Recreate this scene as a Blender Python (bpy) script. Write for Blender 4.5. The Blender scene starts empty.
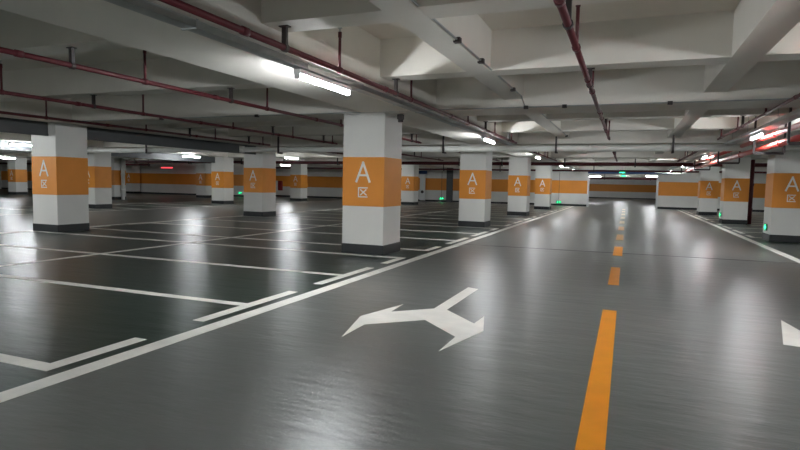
import bpy, bmesh, math, random
from mathutils import Vector, Matrix
random.seed(4)
S = bpy.context.scene
COL = S.collection
# ------------------------------------------------------------ camera, world, exposure
YAW, PITCH, ROLL, FPX, CH = 0.3813267, 0.0730702, 0.0202477, 562.342, 1.344
cam_d = bpy.data.cameras.new('camera'); cam = bpy.data.objects.new('camera', cam_d); COL.objects.link(cam)
fw = Vector((-math.sin(YAW), math.cos(YAW), 0)); rt = Vector((math.cos(YAW), math.sin(YAW), 0)); up = Vector((0, 0, 1))
w2 = fw*math.cos(PITCH) - up*math.sin(PITCH); u2 = up*math.cos(PITCH) + fw*math.sin(PITCH)
r3 = rt*math.cos(ROLL) + u2*math.sin(ROLL); u3 = u2*math.cos(ROLL) - rt*math.sin(ROLL)
cam.matrix_world = Matrix(((r3.x, u3.x, -w2.x, 0), (r3.y, u3.y, -w2.y, 0), (r3.z, u3.z, -w2.z, CH), (0, 0, 0, 1)))
cam_d.sensor_width = 36; cam_d.lens = FPX*36/800; cam_d.clip_end = 300; cam_d.clip_start = .05
S.camera = cam
wd = bpy.data.worlds.new('world'); S.world = wd; wd.use_nodes = True
wd.node_tree.nodes['Background'].inputs[0].default_value = (.6, .65, .7, 1)
wd.node_tree.nodes['Background'].inputs[1].default_value = .02
S.view_settings.view_transform = 'Standard'; S.view_settings.look = 'None'
S.view_settings.gamma = 1; S.view_settings.use_curve_mapping = False
S.view_settings.exposure = 2.15
TUBE = 55.0      # emission strength of the fluorescent tubes

# ------------------------------------------------------------ materials
def mat(name, col, rough=.6, metal=0., noise=0., nscale=3., bump=0., bscale=40., coat=0., spec=.5, emit=None, es=0., rvar=0., stretch=None):
    m = bpy.data.materials.new(name); m.use_nodes = True; nt = m.node_tree; b = nt.nodes['Principled BSDF']
    b.inputs['Base Color'].default_value = (*col, 1); b.inputs['Roughness'].default_value = rough
    b.inputs['Metallic'].default_value = metal; b.inputs['Specular IOR Level'].default_value = spec
    b.inputs['Coat Weight'].default_value = coat; b.inputs['Coat Roughness'].default_value = .12
    tc = nt.nodes.new('ShaderNodeTexCoord'); src = tc.outputs['Object']
    if stretch:
        mp = nt.nodes.new('ShaderNodeMapping'); mp.inputs['Scale'].default_value = stretch
        nt.links.new(src, mp.inputs[0]); src = mp.outputs[0]
    if noise or rvar:
        n = nt.nodes.new('ShaderNodeTexNoise'); n.inputs['Scale'].default_value = nscale; n.inputs['Detail'].default_value = 6
        nt.links.new(src, n.inputs['Vector'])
        if noise:
            r = nt.nodes.new('ShaderNodeMapRange'); r.inputs[3].default_value = 1-noise; r.inputs[4].default_value = 1+noise
            r.inputs[1].default_value = .3; r.inputs[2].default_value = .7
            nt.links.new(n.outputs[0], r.inputs[0])
            mx = nt.nodes.new('ShaderNodeVectorMath'); mx.operation = 'SCALE'; mx.inputs[0].default_value = col
            nt.links.new(r.outputs[0], mx.inputs['Scale']); nt.links.new(mx.outputs[0], b.inputs['Base Color'])
        if rvar:
            r2 = nt.nodes.new('ShaderNodeMapRange'); r2.inputs[1].default_value = .3; r2.inputs[2].default_value = .7
            r2.inputs[3].default_value = rough-rvar; r2.inputs[4].default_value = rough+rvar
            nt.links.new(n.outputs[0], r2.inputs[0]); nt.links.new(r2.outputs[0], b.inputs['Roughness'])
    if bump:
        n2 = nt.nodes.new('ShaderNodeTexNoise'); n2.inputs['Scale'].default_value = bscale; n2.inputs['Detail'].default_value = 8; n2.inputs['Roughness'].default_value = .62
        nt.links.new(src, n2.inputs['Vector'])
        bp = nt.nodes.new('ShaderNodeBump'); bp.inputs['Strength'].default_value = bump; bp.inputs['Distance'].default_value = .02 if stretch else .01
        nt.links.new(n2.outputs[0], bp.inputs['Height']); nt.links.new(bp.outputs[0], b.inputs['Normal'])
    if emit:
        b.inputs['Emission Color'].default_value = (*emit, 1); b.inputs['Emission Strength'].default_value = es
    return m
M = dict(
    ceil=mat('ceiling_paint', (.74, .69, .61), .85, noise=.05, nscale=.8, bump=.15, bscale=12),
    beam=mat('beam_paint', (.75, .72, .66), .8, noise=.05, nscale=1.1, bump=.12, bscale=14),
    white=mat('white_wall_paint', (.70, .695, .66), .62, noise=.04, nscale=1.5, bump=.1, bscale=25),
    orange=mat('orange_paint', (.74, .27, .028), .55, noise=.04, nscale=2, bump=.08, bscale=25),
    black=mat('black_skirting_paint', (.009, .012, .013), .45, noise=.1),
    letter=mat('white_lettering', (.82, .82, .80), .5),
    lane=mat('grey_epoxy_floor', (.142, .150, .143), .31, noise=.05, nscale=.8, bump=.55, bscale=4.5, spec=.42, stretch=(.3, 1, 1)),
    bay=mat('dark_green_epoxy_floor', (.024, .040, .033), .30, noise=.08, nscale=.8, bump=.5, bscale=4.5, spec=.40, stretch=(.3, 1, 1)),
    line=mat('white_road_paint', (.92, .90, .84), .45, noise=.06, nscale=5),
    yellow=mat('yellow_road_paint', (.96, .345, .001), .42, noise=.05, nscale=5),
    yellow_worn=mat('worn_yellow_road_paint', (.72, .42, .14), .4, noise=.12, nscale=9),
    yellow_glare=mat('glare_pale_yellow_road_paint', (.80, .66, .45), .4, noise=.1, nscale=9),  # worn yellow paled in colour to carry the glare on distant dashes
    red=mat('red_pipe_enamel', (.085, .007, .012), .5, noise=.06),
    redbright=mat('bright_red_pipe_enamel', (.48, .035, .025), .3, noise=.05),
    dark=mat('dark_steel', (.035, .025, .025), .5),
    galv=mat('galvanised_steel', (.42, .44, .44), .42, metal=.6, noise=.08, nscale=6),
    pipew=mat('pale_grey_pipe', (.72, .72, .68), .5, noise=.04),
    board=mat('dark_grey_board', (.085, .09, .092), .6, noise=.06),
    fix=mat('white_fixture', (.75, .76, .76), .4),
    tube=mat('lit_tube', (.9, .9, .9), .5, emit=(.93, .97, 1.0), es=TUBE),
    green=mat('lit_green_sign', (.02, .4, .12), .5, emit=(.03, 1, .32), es=1.1),
    greenbody=mat('dark_green_sign', (.02, .12, .06), .4),
    blue=mat('blue_sign_panel', (.03, .07, .20), .4, noise=.05),
    redcab=mat('red_cabinet_enamel', (.25, .015, .02), .35),
    glass=mat('white_cabinet_panel', (.75, .77, .75), .3),
    wire=mat('black_cable', (.015, .015, .015), .5),
)

# ------------------------------------------------------------ mesh helpers
class MB:
    def __init__(s): s.v = []; s.f = []
    def box(s, x0, x1, y0, y1, z0, z1, bev=0):
        n = len(s.v)
        s.v += [(x, y, z) for z in (z0, z1) for y in (y0, y1) for x in (x0, x1)]
        s.f += [tuple(n+i for i in q) for q in ((0, 2, 3, 1), (4, 5, 7, 6), (0, 1, 5, 4), (2, 6, 7, 3), (0, 4, 6, 2), (1, 3, 7, 5))]
        return s
    def tube(s, a, b, r, n=12, cap=True, r2=None):
        a = Vector(a); b = Vector(b); d = (b-a).normalized(); r2 = r if r2 is None else r2
        h = Vector((0, 0, 1)) if abs(d.z) < .9 else Vector((1, 0, 0))
        p = d.cross(h).normalized(); q = d.cross(p); k = len(s.v)
        for c, rr in ((a, r), (b, r2)):
            for i in range(n):
                t = 2*math.pi*i/n; s.v.append(tuple(c+p*math.cos(t)*rr+q*math.sin(t)*rr))
        for i in range(n):
            j = (i+1) % n; s.f.append((k+i, k+j, k+n+j, k+n+i))
        if cap: s.f.append(tuple(k+i for i in range(n))[::-1]); s.f.append(tuple(k+n+i for i in range(n)))
        return s
    def poly(s, pts, z, t):     # extruded ground polygon
        n = len(pts); k = len(s.v)
        s.v += [(x, y, z) for x, y in pts] + [(x, y, z+t) for x, y in pts]
        s.f += [tuple(k+i for i in range(n))[::-1], tuple(k+n+i for i in range(n))]
        s.f += [(k+i, k+(i+1) % n, k+n+(i+1) % n, k+n+i) for i in range(n)]
        return s
    def stroke(s, pts, w, y0, y1):   # strokes in the XZ plane, between y0 and y1
        for (ax, az), (bx, bz) in zip(pts, pts[1:]):
            dx, dz = bx-ax, bz-az; L = math.hypot(dx, dz); nx, nz = -dz/L*w/2, dx/L*w/2; ex, ez = dx/L*w/2, dz/L*w/2
            c = [(ax-ex+nx, az-ez+nz), (ax-ex-nx, az-ez-nz), (bx+ex-nx, bz+ez-nz), (bx+ex+nx, bz+ez+nz)]
            k = len(s.v); s.v += [(x, y0, z) for x, z in c] + [(x, y1, z) for x, z in c]
            s.f += [(k, k+1, k+2, k+3), (k+7, k+6, k+5, k+4)] + [(k+i, k+4+i, k+4+(i+1) % 4, k+(i+1) % 4) for i in range(4)]
        return s
    def build(s, name, m, parent=None, bevel=0, smooth=False):
        me = bpy.data.meshes.new(name); me.from_pydata(s.v, [], s.f)
        bm = bmesh.new(); bm.from_mesh(me); bmesh.ops.recalc_face_normals(bm, faces=bm.faces); bm.to_mesh(me); bm.free()
        for mm in (m if isinstance(m, list) else [m]): me.materials.append(mm)
        o = bpy.data.objects.new(name, me); COL.objects.link(o)
        if parent: o.parent = parent
        if bevel:
            b = o.modifiers.new('bevel', 'BEVEL'); b.width = bevel; b.segments = 2; b.limit_method = 'ANGLE'
        if smooth:
            for p in me.polygons: p.use_smooth = len(p.vertices) == 4
        return o
def tag(o, label=None, cat=None, group=None, kind=None):
    if label: o['label'] = label
    if cat: o['category'] = cat
    if group: o['group'] = group
    if kind: o['kind'] = kind
    return o
def empty(name, loc, label, cat, group=None):
    o = bpy.data.objects.new(name, None); COL.objects.link(o); o.location = loc; o.empty_display_size = .2
    return tag(o, label, cat, group)
def copy_tree(o, parent=None):
    c = o.copy(); COL.objects.link(c); c.parent = parent
    for ch in list(o.children): copy_tree(ch, c)
    return c

# ------------------------------------------------------------ the grid
P, W = 8.096, .86
Y0 = 9.596                       # front face of the first column row
RX = [-4.186, -12.68, -21.10, -29.45]   # right-hand faces of the column rows left of the lane
RR = 3.62                        # left-hand face of the columns right of the lane
B0, B1 = .905, 1.835             # orange band
ZS, ZM, ZL, ZT = 3.30, 2.65, 2.655, 2.80  # slab, cross beams, long beams, secondary beams
YW = 42.2                        # end wall
XA, XB, YA = -60.0, 15.0, -11.0

# ------------------------------------------------------------ floor
f = MB(); fm = []
strips = [(XA, -35.0, 0), (-35.0, -29.6, 1), (-29.6, -19.7, 0), (-19.7, -13.75, 1), (-13.75, -3.47, 0), (-3.47, 3.18, 1), (3.18, XB, 0)]
strips = [(-60.0, -35.6, 0), (-35.6, -29.8, 1), (-29.8, -19.7, 0), (-19.7, -13.75, 1), (-13.75, -3.47, 0), (-3.47, 3.18, 1), (3.18, 15.0, 0)]
vs, fs = [], []
for a, b, k in strips:
    n = len(vs); vs += [(a, YA, 0), (b, YA, 0), (b, 40.6, 0), (a, 40.6, 0)]; fs.append((n, n+1, n+2, n+3)); fm.append(k)
n = len(vs); vs += [(XA, 40.6, 0), (XB, 40.6, 0), (XB, 80, 0), (XA, 80, 0)]; fs.append((n, n+1, n+2, n+3)); fm.append(1)
n = len(vs); vs += [(XA, YA, -.2), (XB, YA, -.2), (XB, 80, -.2), (XA, 80, -.2)]; fs.append((n+3, n+2, n+1, n)); fm.append(1)
me = bpy.data.meshes.new('floor'); me.from_pydata(vs, [], fs); me.materials.append(M['bay']); me.materials.append(M['lane'])
for p, k in zip(me.polygons, fm): p.material_index = k
floor = bpy.data.objects.new('floor', me); COL.objects.link(floor)
tag(floor, 'glossy epoxy floor, grey on the driving lanes and dark green in the bays', kind='structure')

# ------------------------------------------------------------ ceiling and its beams
ceiling = tag(MB().box(XA, XB, YA, 80, ZS, ZS+.2).build('ceiling', M['ceil']), 'off-white concrete slab ceiling crossed by a grid of beams', kind='structure')
rows_c = [-3.93, RX[1]-W/2+.1, RX[2]-W/2, RX[3]-W/2, -37.9, -46.3, RR+W/2, RR+W/2+8.4]
tn = [20]
def beam(mb, what):
    tn[0] += 1; tag(mb.build('trim_%d' % tn[0], M['beam']), what, kind='structure')
for k in range(-2, 5):
    y = Y0+k*P
    beam(MB().box(XA, XB, y, y+W, ZM, ZS), 'deep cross beam of the ceiling')
    for j in (1, 2):
        c = y+W/2+j*P/3
        if c < YW-.3: beam(MB().box(XA, XB, c-.175, c+.175, ZT, ZS), 'shallow cross beam of the ceiling')
for c in rows_c:
    beam(MB().box(c-.72, c+.72, YA, YW+.2, ZL, ZS), 'wide ceiling beam along a column row')
for c in (-1.83, 1.15, 6.9, 9.7, -24.2, -27.0):
    beam(MB().box(c-.155, c+.155, YA, YW+.2, ZT-.003, ZS), 'narrow ceiling beam along the lane')
for k in range(5, 9):
    y = Y0+k*P
    beam(MB().box(-9, 9, y, y+.6, ZM, ZS), 'cross beam beyond the lane opening')

# ------------------------------------------------------------ walls (white, orange band, black skirting)
def wall(name, x0, x1, y, top=ZS, t=.25, label=None, skirt=.14):
    w = tag(MB().box(x0, x1, y, y+t, 0, top).build(name, M['white']), label, kind='structure')
    MB().box(x0, x1, y-.006, y-.001, B0, B1).build('orange_band', M['orange'], w)
    MB().box(x0, x1, y-.02, y-.001, 0, skirt).build('skirting', M['black'], w)
    return w
wall('wall_back_left', -29.3, -2.55, YW, label='white end wall with an orange band left of the lane opening')
wall('wall_back_right', 1.92, XB, YW, label='white end wall with an orange band right of the lane opening')
wall('wall_back_far_left', XA, -29.5, 38.7, label='white end wall with an orange band at the far left')
wall('wall_beyond', -9.2, 9.2, 78, label='white wall with an orange band seen far beyond the lane opening')
tag(MB().box(-2.55, 1.92, YW, YW+.25, 2.42, ZS).build('trim_1', M['white']), 'lintel over the lane opening', kind='structure')
for n_, x0, x1, nm in ((1, -2.62, -2.50, 'trim_2'), (2, 1.87, 1.99, 'trim_3')):
    tag(MB().box(x0, x1, YW-.03, YW+.28, 0, 2.42).build(nm, M['fix']), 'pale grey jamb of the lane opening, %s side' % ('left' if n_ == 1 else 'right'), kind='structure')
tag(MB().box(-9.4, -9.2, YW+.25, 78.2, 0, ZS).build('wall_beyond_left', M['white']), 'white side wall beyond the opening, left', kind='structure')
tag(MB().box(9.2, 9.4, YW+.25, 78.2, 0, ZS).build('wall_beyond_right', M['white']), 'white side wall beyond the opening, right', kind='structure')
tag(MB().box(XA-.2, XA, YA, 38.7, 0, ZS).build('wall_left', M['white']), 'white wall at the far left side', kind='structure')
tag(MB().box(XB, XB+.2, YA, YW, 0, ZS).build('wall_right', M['white']), 'white wall at the right side', kind='structure')
tag(MB().box(XA, XB, YA-.2, YA, 0, ZS).build('wall_front', M['white']), 'white wall behind the viewer', kind='structure')
for i, (x0, x1, nm) in enumerate(((-13.05, -12.55, 'trim_4'), (-16.4, -15.9, 'trim_5'))):
    if i == 0: tag(MB().box(x0, x1, YW-.12, YW-.008, 0, ZM).build(nm, M['board']), 'dark grey pilaster on the end wall', kind='structure')

# ------------------------------------------------------------ columns
def glyph_A(mb, cx, z0, h, w, t, y0, y1):
    mb.stroke([(cx-w/2, z0), (cx, z0+h), (cx+w/2, z0)], t, y0, y1)
    mb.stroke([(cx-w*.30, z0+h*.33), (cx+w*.30, z0+h*.33)], t*.9, y0, y1)
def make_column():
    r = empty('column', (0, 0, 0), 'x', 'column', 'square columns with an orange band')
    MB().box(-W/2, W/2, 0, W, 0, ZM-.002).build('shaft', M['white'], r, bevel=.012)
    bd = MB().box(-W/2-.004, W/2+.004, -.004, W+.004, B0, B1).build('orange_band', M['orange'], r, bevel=.01)
    MB().box(-W/2-.008, W/2+.008, -.008, W+.008, 0, .185).build('skirting', M['black'], r, bevel=.006)
    a = MB(); glyph_A(a, .0, 1.375, .35, .27, .042, -.009, -.003); a.build('letter', M['letter'], bd)
    q = MB(); x0, x1, z0, z1 = -.088, .088, 1.085, 1.255
    q.stroke([(x1, z1), (x0, z1), (x0, z0), (x1, z0)], .022, -.009, -.003)
    q.stroke([(x0+.042, z1-.038), (x1-.015, z0+.036)], .02, -.009, -.003)
    q.stroke([(x1-.022, z1-.036), (x0+.042, z0+.036)], .02, -.0095, -.0035)
    q.build('character', M['letter'], bd)
    return r
proto = make_column(); used = False
cols = [
 (RX[0]-W/2, 0, 'largest orange-banded white column, nearest on the left edge of the lane'),
 (RX[0]-W/2, 1, 'orange-banded column second along the left edge of the lane'),
 (RX[0]-W/2, 2, 'orange-banded column third along the left edge of the lane'),
 (RX[0]-W/2, 3, 'orange-banded column nearest the end wall on the left edge of the lane'),
 (RX[1]-W/2, 0, 'large orange-banded column at the left with its right face in shade, meeting the dark board'),
 (RX[1]-W/2, 1, 'orange-banded column standing just left of the largest column, at the end of the dark board'),
 (RX[1]-W/2, 2, 'orange-banded column hidden mostly behind the largest column'),
 (RX[1]-W/2, 3, 'small orange-banded column seen just right of the largest column'),
 (RX[2]-W/2, 1, 'orange-banded column just right of and behind the large left column'),
 (RX[2]-W/2, 2, 'orange-banded column in the left middle distance where the second dark board ends'),
 (RX[2]-W/2, 3, 'small orange-banded column before the end wall beside a thin downpipe'),
 (RX[3]-W/2, 2, 'far dim column showing only its shaded side right of the second left column'),
 (RX[3]-W/2, 3, 'small far column at the corner where the end wall steps'),
 (RR+W/2, 1, 'largest orange-banded column on the right with a green exit light'),
 (RR+W/2, 2, 'orange-banded column second nearest on the right edge of the lane'),
 (RR+W/2, 3, 'orange-banded column farthest on the right edge of the lane'),
]
fixed = {(RX[1]-W/2, 0): (-13.16, 9.50), (RX[2]-W/2, 1): (RX[2]-W/2-.25, Y0+P)}
columns = {}
for cx, k, lab in cols:
    x, y = fixed.get((cx, k), (cx, Y0+k*P))
    o = proto if not used else copy_tree(proto); used = True
    o.location = (x, y, 0); o['label'] = lab; columns[(cx, k)] = o
o = copy_tree(proto); o.location = (-41.8, 27.7, 0); o['label'] = 'small far column with orange band at the left edge of the photo'
o = copy_tree(proto); o.location = (-41.2, 37.6, 0); o['label'] = 'far column standing against the far left end wall'

# ------------------------------------------------------------ floor markings
Zp, Tp = .0005, .003
def mark(name, mb, m, label, cat, group=None): return tag(mb.build(name, m), label, cat, group)
def rect(mb, x0, x1, y0, y1): return mb.poly([(x0, y0), (x1, y0), (x1, y1), (x0, y1)], Zp, Tp)
mark('edge_line', rect(MB(), -3.55, -3.39, -3, 41.5), M['line'], 'long white line along the left edge of the driving lane', 'lane line')
mark('edge_line', rect(MB(), 3.09, 3.26, -3, 41.5), M['line'], 'long white line along the right edge of the driving lane', 'lane line')
mark('edge_line', rect(MB(), -13.72, -13.58, -3, 37.5), M['line'], 'white line along the far side of the left parking bays', 'lane line')
mark('edge_line', rect(MB(), -19.8, -19.66, -3, 37.5), M['line'], 'white line on the far side of the second driving lane', 'lane line')
mark('bay_divider_line', rect(MB(), -8.66, -8.54, -3, 40), M['line'], 'white line dividing the two rows of bays left of the lane', 'parking line')
mark('bay_divider_line', rect(MB(), -24.7, -24.58, -3, 37.5), M['line'], 'white line dividing the distant bays at the far left', 'parking line')
where = {-1: 'before the largest column', 0: 'just past the largest column', 1: 'past the second lane-edge column',
         2: 'past the third lane-edge column', 3: 'past the fourth lane-edge column'}
order = ['nearest', 'second', 'third', 'farthest']
def bay_mb(xn, xf, y, mode, sgn, w=.125):
    mb = MB(); rect(mb, min(xn+sgn*.0, xf), max(xn, xf), y-w/2, y+w/2)
    a, b = {'T': (-.78, .88), 'F': (-w/2, .82), 'B': (-.8, w/2)}[mode]
    x0, x1 = (xn-.065, xn+.065)
    # bar as its own quad just beyond the line end
    rect(mb, x0+sgn*.065, x1+sgn*.065, y+a, y+b)
    return mb
for k in range(-1, 4):
    y = Y0+k*P
    ys = [y+W+.33, y+W+.25+2.36, y+W+.25+4.60, y+P-.17]
    for i, yy in enumerate(ys):
        mode = 'F' if i == 0 else 'B' if i == 3 else 'T'
        nm = {'F': 'L-shaped', 'B': 'L-shaped', 'T': 'T-ended'}[mode]
        mark('bay_line', bay_mb(-3.80, -8.53, yy, mode, 1), M['line'], '%s white bay line %s, %s of four' % (nm, where[k], order[i]), 'parking line', 'white bay lines left of the lane')
        mark('bay_line', bay_mb(-13.40, -8.67, yy, mode, -1), M['line'], 'back-bay white line far left, %s of four, %s' % (order[i], where[k]), 'parking line', 'white bay lines of the back bays')
        if k >= 1: mark('bay_line', bay_mb(3.52, 8.4, yy, mode, -1), M['line'], 'bay line right of the lane, %s of four, %s' % (order[i], where[k].replace('lane-edge', 'left')), 'parking line', 'white bay lines right of the lane')
        if 0 <= k < 3:
            mark('bay_line', rect(MB(), -24.55, -19.95, yy-.06, yy+.06), M['line'], 'white line beyond the second lane, %s of four, %s' % (order[i], where[k]), 'parking line', 'distant white bay lines at the left')
mark('floor_joint', MB().poly([(-3.36, 12.35), (3.05, 12.55), (3.05, 12.575), (-3.36, 12.375)], Zp, Tp), M['wire'], 'thin dark joint running across the grey lane past the largest column', 'floor joint')
# yellow centre line
mark('centre_line', MB().poly([(-.186, -2.5), (-.042, -2.5), (-.042, 6.54), (-.186, 6.54)], Zp, Tp), M['yellow'], 'long solid yellow stripe in the middle of the lane, nearest the viewer', 'lane line')
dl = ['first short yellow dash beyond the long stripe', 'second short yellow dash beyond the long stripe', 'third yellow dash beyond the long stripe, paler', 'fourth yellow dash beyond the long stripe',
      'fifth yellow dash beyond the long stripe', 'sixth small yellow dash toward the lane opening', 'seventh small yellow dash toward the lane opening', 'eighth small yellow dash toward the lane opening',
      'ninth tiny yellow dash close to the lane opening', 'last tiny yellow dash before the lane opening']
for i, lb in enumerate(dl):
    y = 8.30+i*3.66
    if y+1.88 > YW: break
    hw = .072 if i < 1 else .09
    mark('centre_dash', MB().poly([(-.114-hw, y), (-.114+hw, y), (-.114+hw, y+1.88), (-.114-hw, y+1.88)], Zp, Tp), M['yellow'] if i < 2 else M['yellow_worn'] if i < 4 else M['yellow_glare'], lb, 'lane line', 'yellow centre dashes')
arrow = [(-2.25, 4.30), (-2.44, 5.06), (-2.26, 5.78), (-2.24, 5.38), (-1.88, 5.73), (-1.88, 7.15), (-1.73, 7.08), (-1.74, 5.74), (-1.32, 5.28), (-1.30, 5.62), (-1.17, 5.04), (-1.35, 4.27), (-1.35, 4.74), (-1.80, 5.21), (-2.26, 4.78)]
mark('lane_arrow', MB().poly(arrow, Zp, Tp), M['line'], 'white forked two-headed arrow painted in the left half of the lane', 'road marking')
arrow2 = [(1.34, 5.78), (1.56, 6.88), (1.62, 6.43), (2.05, 6.15), (2.3, 6.9), (2.52, 6.3), (2.42, 5.5), (2.36, 5.9), (2.1, 5.55), (2.1, 4.3), (1.95, 4.3), (1.95, 5.5), (1.46, 5.76)]
mark('lane_arrow', MB().poly(arrow2, Zp, Tp), M['line'], 'white painted arrow cut off by the right edge of the photo', 'road marking')

# ------------------------------------------------------------ smoke boards
def board(x, y0, y1, label):
    b = tag(MB().box(x-.03, x+.03, y0, y1, 2.33, ZM-.004).build('smoke_board', M['board'], None), label, 'smoke barrier', 'dark grey smoke boards')
    rail = MB()
    y = y0+.3
    rail.box(x-.045, x+.045, y0, y1, 2.32, 2.36)
    rail.build('bottom_rail', M['board'], b)
    if abs(y1-16.7) < .01:     # notched piece that clears the pale cross pipe
        n = MB().box(x-.03, x+.03, 17.09, 17.68, 2.33, ZM-.004)
        n.box(x-.03, x+.03, 16.7, 17.09, 2.33, 2.36); n.box(x-.03, x+.03, 16.7, 17.09, 2.60, ZM-.004)
        n.build('notched_panel', M['board'], b)
board(-13.0, 2.0, 9.49, 'dark grey board hanging left of the large left column')
board(-13.0, 10.38, 16.7, 'long dark grey board between the large left column and the next one')
board(RX[2]-.62, 18.57, 25.77, 'dark grey board hanging farther back, under the first long board')
board(RX[2]-.62, 10.5, 16.7, 'dark grey board seen at the left edge behind the large column')

# ------------------------------------------------------------ lamps
def make_lamp():
    r = empty('tube_lamp', (0, 0, 0), 'x', 'lamp', 'lit fluorescent tube lamps')
    MB().box(-.044, .044, -.62, .62, .024, .075).build('housing', M['fix'], r, bevel=.005)
    MB().tube((0, -.59, 0), (0, .59, 0), .026, 8).build('tube', M['tube'], r)
    for s in (-1, 1): MB().box(-.03, .03, s*.605-.015, s*.605+.015, -.03, .035).build('end_cap', M['fix'], r, bevel=.004)
    return r
lp = make_lamp(); lamp_used = False
def lamp(x, y, z, label, rot=0, rods=False):
    global lamp_used
    o = lp if not lamp_used else copy_tree(lp); lamp_used = True
    o.location = (x, y, z); o.rotation_euler = (0, 0, rot); o['label'] = label
    if rods:
        for s_ in (-.4, .4): MB().tube((0, s_, .07), (0, s_, ZS-z), .005, 6).build('suspension_rod', M['galv'], o)
LZ = 2.50
for i, y in enumerate((-2.6, 5.98, 14.55, 23.2, 31.8, 39.6)):
    lamp(-3.40, y, LZ, ['tube lamp behind the viewer on the left lane tray', 'largest lit tube lamp, nearest, above the left lane edge', 'lit tube lamp second along the left cable tray',
                        'lit tube lamp third along the left cable tray', 'lit tube lamp fourth along the left cable tray', 'farthest lit tube lamp of the left cable tray'][i])
for i, y in enumerate((-3.0, 5.3, 13.85, 22.3, 30.6, 38.8)):
    lamp(2.50, y, 2.48, ['tube lamp behind the viewer on the right lane tray', 'tube lamp just outside the photo at the right', 'largest lit tube lamp on the right beside the red pipes',
                         'lit tube lamp second along the right side tray', 'lit tube lamp third along the right side tray', 'farthest lit tube lamp of the right side tray'][i])
for i, y in enumerate((-2.0, 6.2, 14.5, 22.7, 34.5)):
    lamp((-20.6, -20.6, -21.05, -20.6, -22.8)[i], y, LZ, ['tube lamp over the second lane behind the viewer', 'tube lamp over the second lane outside the photo', 'lit tube lamp at the left edge behind the large left column',
                            'lit tube lamp in the left middle distance under the dark boards', 'small lit tube lamp far back beside the downpipe'][i], 0, True)
for i, y in enumerate((24.0, 33.2, 7.0)):
    lamp(-15.5, y, LZ, ['lit tube lamp left of the largest column above a small column', 'small lit tube lamp far behind the largest column', 'tube lamp hidden above the dark board'][i], 0, True)
for i, (x, y) in enumerate(((-37.5, 11.0), (-37.5, 24.5), (-37.5, 31.0), (-46, 20), (9.6, 6), (9.6, 20), (9.6, 33), (-30, 8), (-9, -7))):
    lamp(x, y, LZ, ['tube lamp over the far left lane, nearest', 'tube lamp over the far left lane, middle', 'tube lamp over the far left lane, farthest', 'tube lamp beyond the far left column',
                    'tube lamp over the right bays, nearest', 'tube lamp over the right bays, middle', 'tube lamp over the right bays, farthest', 'tube lamp over the distant left bays', 'tube lamp behind the viewer over the left bays'][i], 0, True)
for i, (x, y, rr) in enumerate(((-3.0, 58, 1), (-.5, 66, 1), (2.1, 53, 1), (-4.5, 47, 0), (4.5, 47, 0), (-5.5, 70, 1))):  # the two unrotated lamps are unseen, added to light the space beyond
    lamp(x, y, 2.42, ['lit lamp seen through the opening at its upper left', 'lit lamp seen through the opening in the middle', 'lit lamp seen through the opening at its upper right',
                     'unseen lamp added for light beyond the end wall, left of the opening', 'unseen lamp added for light beyond the end wall, right of the opening', 'farthest lamp beyond the opening, at the left'][i], math.pi/2*rr, True)

for j, yy in enumerate((-4.8, -8.6)):  # unseen fill lamps, added to brighten column fronts, beams and ceiling
  for i, x in enumerate((-26, -20, -14, -8.5, -3.5, 1.5, 6.5)):
    lamp(x, yy, LZ, ['near row, ', 'far row, '][j]+['first','second','third','fourth','fifth','sixth','seventh'][i]+' added fill tube lamp from the left, crossing behind the viewer', math.pi/2, True)
# ------------------------------------------------------------ cable trays with hanger rods
def slab_z(y):      # underside above a point: what a hanger is fixed to
    for k in range(-2, 5):
        if Y0+k*P <= y <= Y0+k*P+W: return ZM
    return ZS
def tray(x, z, y0, y1, rods, label, w=.13):
    r = empty('cable_tray', (x, y0, z), label, 'cable tray')
    L = y1-y0; b = MB()
    b.box(-w/2, w/2, 0, L, -.004, 0); b.box(-w/2, -w/2+.004, 0, L, 0, .05); b.box(w/2-.004, w/2, 0, L, 0, .05)
    b.box(-w/2-.006, w/2+.006, 0, L, .05, .056)
    b.build('channel', M['galv'], r)
    for y in rods:
        zz = slab_z(y)
        if abs(x) > 8 and zz == ZS: zz = ZS
        h = MB().tube((0, y-y0, .056), (0, y-y0, zz-z), .006, 6)
        h.box(-w/2-.012, w/2+.012, y-y0-.012, y-y0+.012, -.014, -.004); h.box(-w/2-.016, -w/2-.010, y-y0-.012, y-y0+.012, -.014, .075)
        h.box(w/2+.010, w/2+.016, y-y0-.012, y-y0+.012, -.014, .075); h.box(-w/2-.016, w/2+.016, y-y0-.012, y-y0+.012, .07, .075)
        h.build('hanger_rod', M['galv'], r)
tray(-3.40, 2.59, -2, 41.9, [3.74, 5.48, 6.86, 8.3, 9.3, 11.5, 13.9, 16.0, 18.8, 21.5, 24.6, 28, 31, 35, 39], 'long galvanised cable tray hung above the left lane edge carrying tube lamps')
tray(2.50, 2.57, -2, 41.9, [4, 7, 9.2, 12.2, 15, 17, 20, 23, 25.5, 29, 32, 37], 'long galvanised cable tray hung over the right side of the lane', .2)
tray(3.02, 2.38, -2, 16.8, [8.9, 11.6, 14.6], 'lower galvanised tray beside the bright red pipes on the right')
tray(3.02, 2.38, 17.15, 27.8, [20.5, 24, 27], 'far length of the lower galvanised tray on the right')

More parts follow.
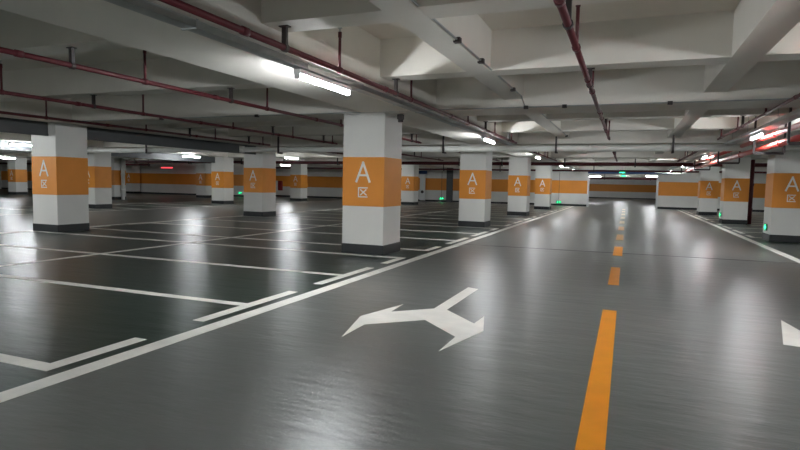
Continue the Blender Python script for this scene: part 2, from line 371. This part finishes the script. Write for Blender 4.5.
# ------------------------------------------------------------ red sprinkler branches
def branch(x, z, y0, y1, risers, hangers, label, r=.03):
    o = empty('sprinkler_pipe', (x, y0, z), label, 'sprinkler pipe', 'dark red sprinkler pipes along the lane')
    p = MB().tube((0, 0, 0), (0, y1-y0, 0), r, 12)
    y = 2.0
    while y < y1-y0: p.tube((0, y-.04, 0), (0, y+.04, 0), r*1.25, 12); y += 3.0
    p.build('pipe', M['red'], o, smooth=True)
    for y in risers:
        q = MB().tube((0, y-y0, 0), (0, y-y0, .42), .017, 8); q.tube((0, y-y0-.03, 0), (0, y-y0+.03, 0), r*1.3, 10); q.tube((0, y-y0, .36), (0, y-y0, .42), .022, 8)
        ro = q.build('riser', M['red'], o, smooth=True)
        h = MB().tube((0, y-y0, .42), (0, y-y0, .46), .009, 6); h.tube((0, y-y0, .46), (0, y-y0, .465), .026, 10)
        h.build('sprinkler_head', M['galv'], ro)
    for y in hangers:
        zz = ZT if abs(((y-Y0) % P)-0) > W else ZM
        h = MB().box(-.022, .022, y-y0-.022, y-y0+.022, r*.6, max(ZT-z, .1)); h.tube((0, y-y0-.025, 0), (0, y-y0+.025, 0), r*1.35, 12); h.box(-.05, .05, y-y0-.03, y-y0+.03, ZT-z-.01, ZT-z)
        h.build('hanger', M['dark'], o)
Hs = [4.6, 7.35, 12.73, 15.43]; Rs = [3.0, 5.67, 8.34, 11.1, 13.7, 15.85]
branch(-3.05, 2.6, -1, 16.6, [5.69, 7.95, 11.2, 13.7, 15.85], [4.6, 7.35, 12.73, 15.43], 'dark red sprinkler pipe running over the left cable tray to the lane')
branch(-5.87, 2.6, -1, 16.2, [3, 5.64, 8.32, 11.05, 13.7, 15.8], Hs, 'dark red sprinkler pipe left of the largest column, nearest of the left ones')
branch(-8.80, 2.6, -1, 16.3, [3.1, 5.72, 8.4, 11.1, 13.7, 16.0], [4.6, 7.3, 12.73, 15.43], 'dark red sprinkler pipe in the middle of the three at the left')
branch(-11.6, 2.6, -1, 16.6, [5.9, 8.46, 11.16, 13.8, 16.2], Hs, 'dark red sprinkler pipe nearest the dark board at the left')
branch(-.48, 2.6, -1, 15.6, [5.38, 7.87, 10.9, 13.4, 15.1], [4.6, 7.35, 12.73], 'dark red sprinkler pipe above the middle of the lane', r=.03)
branch(2.03, 2.6, 1, 15.9, [10.75, 13.25, 15.4], [4.6, 7.35, 12.73, 15.43], 'dark red sprinkler pipe slanting down at the upper right', r=.024)
for i, (x, lb) in enumerate(((-3.15, 'far sprinkler pipe above the left tray past the white cross pipe'), (-5.9, 'far sprinkler pipe behind the largest column'), (-8.8, 'far sprinkler pipe left of the largest column'),
                             (-11.4, 'far sprinkler pipe beside the second column row'), (-.48, 'far sprinkler pipe over the middle of the lane'), (2.03, 'far sprinkler pipe over the right part of the lane'))):
    branch(x, 2.58, 19.2, 27.7, [19.6, 21.8, 24.4, 27], [20.8, 23.5], lb)
# ------------------------------------------------------------ pipes across the garage
def cross_pipe(name, y, z, x0, x1, r, m, label, xs, mh, drop=.1, group=None):
    o = empty(name, (x0, y, z), label, 'pipe', group)
    p = MB().tube((0, 0, 0), (x1-x0, 0, 0), r, 18)
    x = 3.0
    while x < x1-x0: p.tube((x-.05, 0, 0), (x+.05, 0, 0), r*1.08, 18); x += 6
    p.build('pipe', m, o, smooth=True)
    for xx in xs:
        h = MB().box(xx-x0-.025, xx-x0+.025, -r-.06, -r-.012, -r-.05, ZS-z-.001); h.box(xx-x0-.03, xx-x0+.03, -r-.06, r+.03, -r-.05, -r-.004)
        h.build('bracket', mh, o)
cross_pipe('drain_pipe', 16.95, 2.46, -52, XB-.05, .092, M['pipew'], 'thick pale grey pipe crossing the whole garage in front of the second beam', [-44, -38, -32, -27, -22.6, -17.5, -11.4, -7.6, -5.35, -1.95, 1.1, 4.6, 8], M['dark'])
cross_pipe('fire_main', 28.0, 2.45, -33, XB-.05, .085, M['red'], 'thick dark red pipe crossing the garage under the third beam', [-30, -25.5, -21.5, -18.5, -15, -11.5, -8, -5.8, -2.8, .3, 2.9, 6, 9.5], M['dark'])
cross_pipe('fire_main', 38.0, 2.42, -28, XB-.05, .06, M['red'], 'thinner dark red pipe crossing the garage close to the end wall', [-24, -18, -12, -8, -2, 3, 8], M['dark'])
cross_pipe('fire_main', 57.0, 2.26, -9.1, 9.1, .10, M['red'], 'dark red pipe crossing beyond the lane opening', [-6, -2, 2, 6], M['dark'])
cross_pipe('fire_main', 33.0, 2.42, -56, -34, .08, M['red'], 'dark red pipe crossing the far left of the garage', [-50, -44, -38, -34], M['dark'])
# ------------------------------------------------------------ bright red mains on the right
def long_pipe(name, x, z, y0, y1, r, m, label, cat='pipe'):
    o = empty(name, (x, y0, z), label, cat)
    p = MB().tube((0, 0, 0), (0, y1-y0, 0), r, 18)
    p.build('pipe', m, o, smooth=True)
    y = 1.7
    while y < y1-y0:
        c = MB().tube((0, y-.06, 0), (0, y+.06, 0), r*1.16, 18); c.build('coupling', m, o, smooth=True); y += 4.2
    return o
long_pipe('fire_main', 2.70, 2.49, -1, 16.8, .05, M['redbright'], 'upper bright red pipe beside the nearest right lamp')
long_pipe('fire_main', 2.70, 2.49, 17.1, 27.85, .05, M['redbright'], 'upper bright red pipe beside the second right lamp')
long_pipe('fire_main', 2.80, 2.30, -1, 33, .062, M['redbright'], 'lower thick bright red pipe beside the right lamps')
for i, (y, lb) in enumerate(((4.1, 'just outside the photo'), (6.9, 'near the upper right corner'), (11.95, 'in front of the largest right lamp'), (14.9, 'behind the largest right lamp'), (20.3, 'near the second right lamp'), (27.0, 'near the third right lamp'))):
    zt = ZT if y not in (11.95, 7.3, 4.6) else ZS
    zt = ZS
    o = empty('pipe_trapeze', (2.63, y, 2.2), 'black steel pipe trapeze '+lb, 'pipe bracket', 'black pipe trapezes')
    MB().box(-.02, .02, -.02, .02, 0, zt-2.2-.001).build('post', M['dark'], o)
    MB().box(.56, .60, -.02, .02, 0, zt-2.2-.001).build('post', M['dark'], o)
    MB().box(0, .58, -.02, .02, -.03, .03).build('crossbar', M['dark'], o)
# vertical fire riser between the right columns
def riser(x, y, z0, z1, r, m, label, cat='pipe'):
    o = MB().tube((x, y, z0), (x, y, z1), r, 16)
    for z in (0.6, 1.6):
        if z0 < z < z1: o.tube((x, y, z-.05), (x, y, z+.05), r*1.2, 16)
    return tag(o.build('downpipe', m, smooth=True), label, cat)
riser(4.65, 26.4, 0, 2.6, .085, M['red'], 'dark red vertical pipe between the two nearer right columns')
riser(-23.1, 37.6, 0, 2.6, .1, M['pipew'], 'pale grey vertical pipe in front of the end wall beside a small column')
riser(-29.3, 26.3, 0, 2.6, .11, M['pipew'], 'pale grey vertical pipe beside the dim far left column')
riser(-28.25, 34.0, 0, 2.6, .09, M['dark'], 'dark vertical pipe touching the far corner column')
riser(-27.9, 34.0, 0, 2.6, .09, M['dark'], 'dark vertical pipe right of its twin at the far corner column')

# ------------------------------------------------------------ conduits on the beams
def conduit(pts, label, r=.011, boxes=()):
    mb = MB()
    for a, b in zip(pts, pts[1:]): mb.tube(a, b, r, 6)
    o = tag(mb.build('conduit', M['galv']), label, 'conduit')
    for c in boxes:
        MB().box(c[0]-.035, c[0]+.035, c[1]-.035, c[1]+.035, c[2]-.03, c[2]+.02).build('junction_box', M['dark'], o)
xr = -1.66
conduit([(xr, -1, 2.81), (xr, 9.3, 2.81), (xr+.02, 9.57, 2.68)], 'thin grey conduit along the right edge of the long beam over the lane', boxes=[(xr, 5.6, 2.81), (xr, 6.6, 2.81), (xr, 8.6, 2.80)])
conduit([(-12.4, 9.575, 2.66), (7.5, 9.575, 2.66)], 'thin conduit along the lower edge of the first large cross beam', boxes=[(-9.5, 9.57, 2.66), (-7, 9.57, 2.66), (-1.62, 9.57, 2.66), (-1.0, 9.57, 2.66), (.55, 9.57, 2.66), (2.3, 9.57, 2.66)])
conduit([(xr, 10.5, 2.81), (xr, 16.8, 2.81)], 'thin grey conduit on the long beam past the first cross beam', boxes=[(xr, 16.7, 2.80)])
tag(MB().tube((-4.0, 9.9, 2.55), (-4.0, 9.9, 2.50), .05, 12).box(-4.05, -3.95, 9.85, 9.95, 2.55, 2.639).build('camera_box', M['dark']), 'small dark box fixed under the beam right of the largest column', 'camera')
for i, (x, y, lb) in enumerate(((-9.4, 7.9, 'small dark smoke detector on the ceiling over the left bays'), (-10.2, 9.0, 'small dark smoke detector near the left sprinkler pipe'), (-2.9, 33, 'small smoke detector far along the ceiling'))):
    d = MB().tube((x, y, ZS), (x, y, ZS-.03), .05, 14); d.tube((x, y, ZS-.03), (x, y, ZS-.055), .04, 14, r2=.025)
    tag(d.build('smoke_detector', M['dark']), lb, 'smoke detector')

# ------------------------------------------------------------ signs and safety lights
bs = empty('lane_sign', (-.3, YW-.14, 2.42), 'long blue sign bar over the lane opening with green lit arrows', 'sign')
MB().box(-2.3, 3.1, -.04, .04, -.08, .10).build('panel', M['blue'], bs, bevel=.01)
for x in (-1.2, 1.2): MB().tube((x, 0, .1), (x, 0, ZM-2.42 if False else .219), .01, 6).build('rod', M['galv'], bs)
a = MB()
a.stroke([(-.2, .03), (.08, .03)], .05, -.05, -.041); a.stroke([(0, .08), (.09, .03), (0, -.02)], .045, -.051, -.042)
a.build('lit_arrow', M['green'], bs)
g = empty('exit_sign', (-.25, YW-.5, 2.2), 'small green lit exit sign hanging under the blue sign bar', 'sign')
MB().box(-.14, .14, -.025, .025, -.05, .05).build('case', M['greenbody'], g, bevel=.008)
MB().box(-.12, .12, -.03, -.026, -.038, .038).build('lit_face', M['green'], g)
for x in (-.11, .11): MB().tube((x, 0, .05), (x, 0, ZS-2.2), .006, 6).build('rod', M['galv'], g)
def floor_exit(x, y, z, label, cable=None, side=False):
    g = empty('exit_light', (x, y, z), label, 'exit light')
    if side:
        MB().box(-.03, 0, -.13, .13, -.09, .09).build('case', M['greenbody'], g, bevel=.006)
        a = MB(); a.box(-.037, -.031, -.10, .10, -.025, .025); a.box(-.0375, -.0315, -.03, .03, -.07, .07); a.build('lit_pictogram', M['green'], g)
    else:
        MB().box(-.18, .18, -.03, 0, -.09, .09).build('case', M['greenbody'], g, bevel=.006)
        a = MB()     # running figure and arrow
        a.tube((-.06, -.034, .055), (-.06, -.031, .055), .02, 10); a.stroke([(-.06, .03), (-.08, -.02), (-.12, -.06)], .025, -.036, -.031)
        a.stroke([(-.08, -.02), (-.03, -.06)], .025, -.0365, -.0315); a.stroke([(.03, 0), (.14, 0)], .03, -.036, -.031); a.stroke([(.09, .05), (.14, 0), (.09, -.05)], .025, -.0365, -.0315)
        a.build('lit_pictogram', M['green'], g)
    if cable: MB().tube((0, -.012, .09), (0, -.012, cable-z), .012, 6).build('cable', M['wire'], g)
floor_exit(-13.45, YW-.025, .27, 'small green exit light low on the end wall left of the dark pilaster', 2.4)
floor_exit(-4.55, YW-.025, .27, 'small green exit light low on the end wall left of the lane opening', 2.4)
floor_exit(-29.95, 38.67, .33, 'tiny green exit light low on the far left end wall')
floor_exit(RR-.009, 18.1, .36, 'green exit light on the near right column by the floor', None, True)
floor_exit(RR-.009, 26.2, .36, 'green exit light on the second right column by the floor', None, True)
# fire cabinet, notice board
fc = empty('fire_cabinet', (-28.2, YW-.2, .55), 'red fire cabinet with a pale lit front on the end wall', 'cabinet')
MB().box(-.3, .1, 0, .19, 0, .85).build('body', M['redcab'], fc, bevel=.01)
MB().box(-.62, -.3, 0, .19, -.05, .85).build('door', M['glass'], fc, bevel=.01)
nb = empty('notice_panel', (-15.0, YW-.2, 0), 'narrow white standing panel with blue top before the end wall', 'sign')
MB().box(-.22, .22, 0, .09, .08, 2.15).build('panel', M['glass'], nb, bevel=.01)
MB().box(-.5, .35, -.02, .09, 2.16, 2.42).build('header', M['blue'], nb, bevel=.01)
MB().box(-.2, .2, -.03, .12, 0, .08).build('base', M['dark'], nb)
MB().tube((0, -.001, .75), (0, -.02, .75), .12, 16).build('round_mark', M['dark'], nb)
rs = empty('exit_sign', (-36.0, 36.8, 2.30), 'red glowing sign hanging far off at the left', 'sign')
MB().box(-.6, .6, -.03, .03, -.05, .05).build('case', mat('red_lit_sign', (.6, .03, .04), .4, emit=(1, .08, .10), es=.35), rs, bevel=.01)
for x in (-.5, .5): MB().tube((x, 0, .07), (x, 0, ZS-2.3), .008, 6).build('rod', M['galv'], rs)
# cable loop drooping near the right end wall
pts = []
for i in range(13):
    t = i/12; pts.append((1.6+t*2.6, 39.5, 2.35+.35*(2*t-1)**2*(1 if t > .5 else .15)))
mb = MB()
for a_, b_ in zip(pts, pts[1:]): mb.tube(a_, b_, .025, 8)
mb.tube(pts[-1], (4.2, 39.5, ZT), .025, 8)
tag(mb.build('cable_loop', M['fix']), 'pale drooping cable near the end wall right of the opening', 'cable')
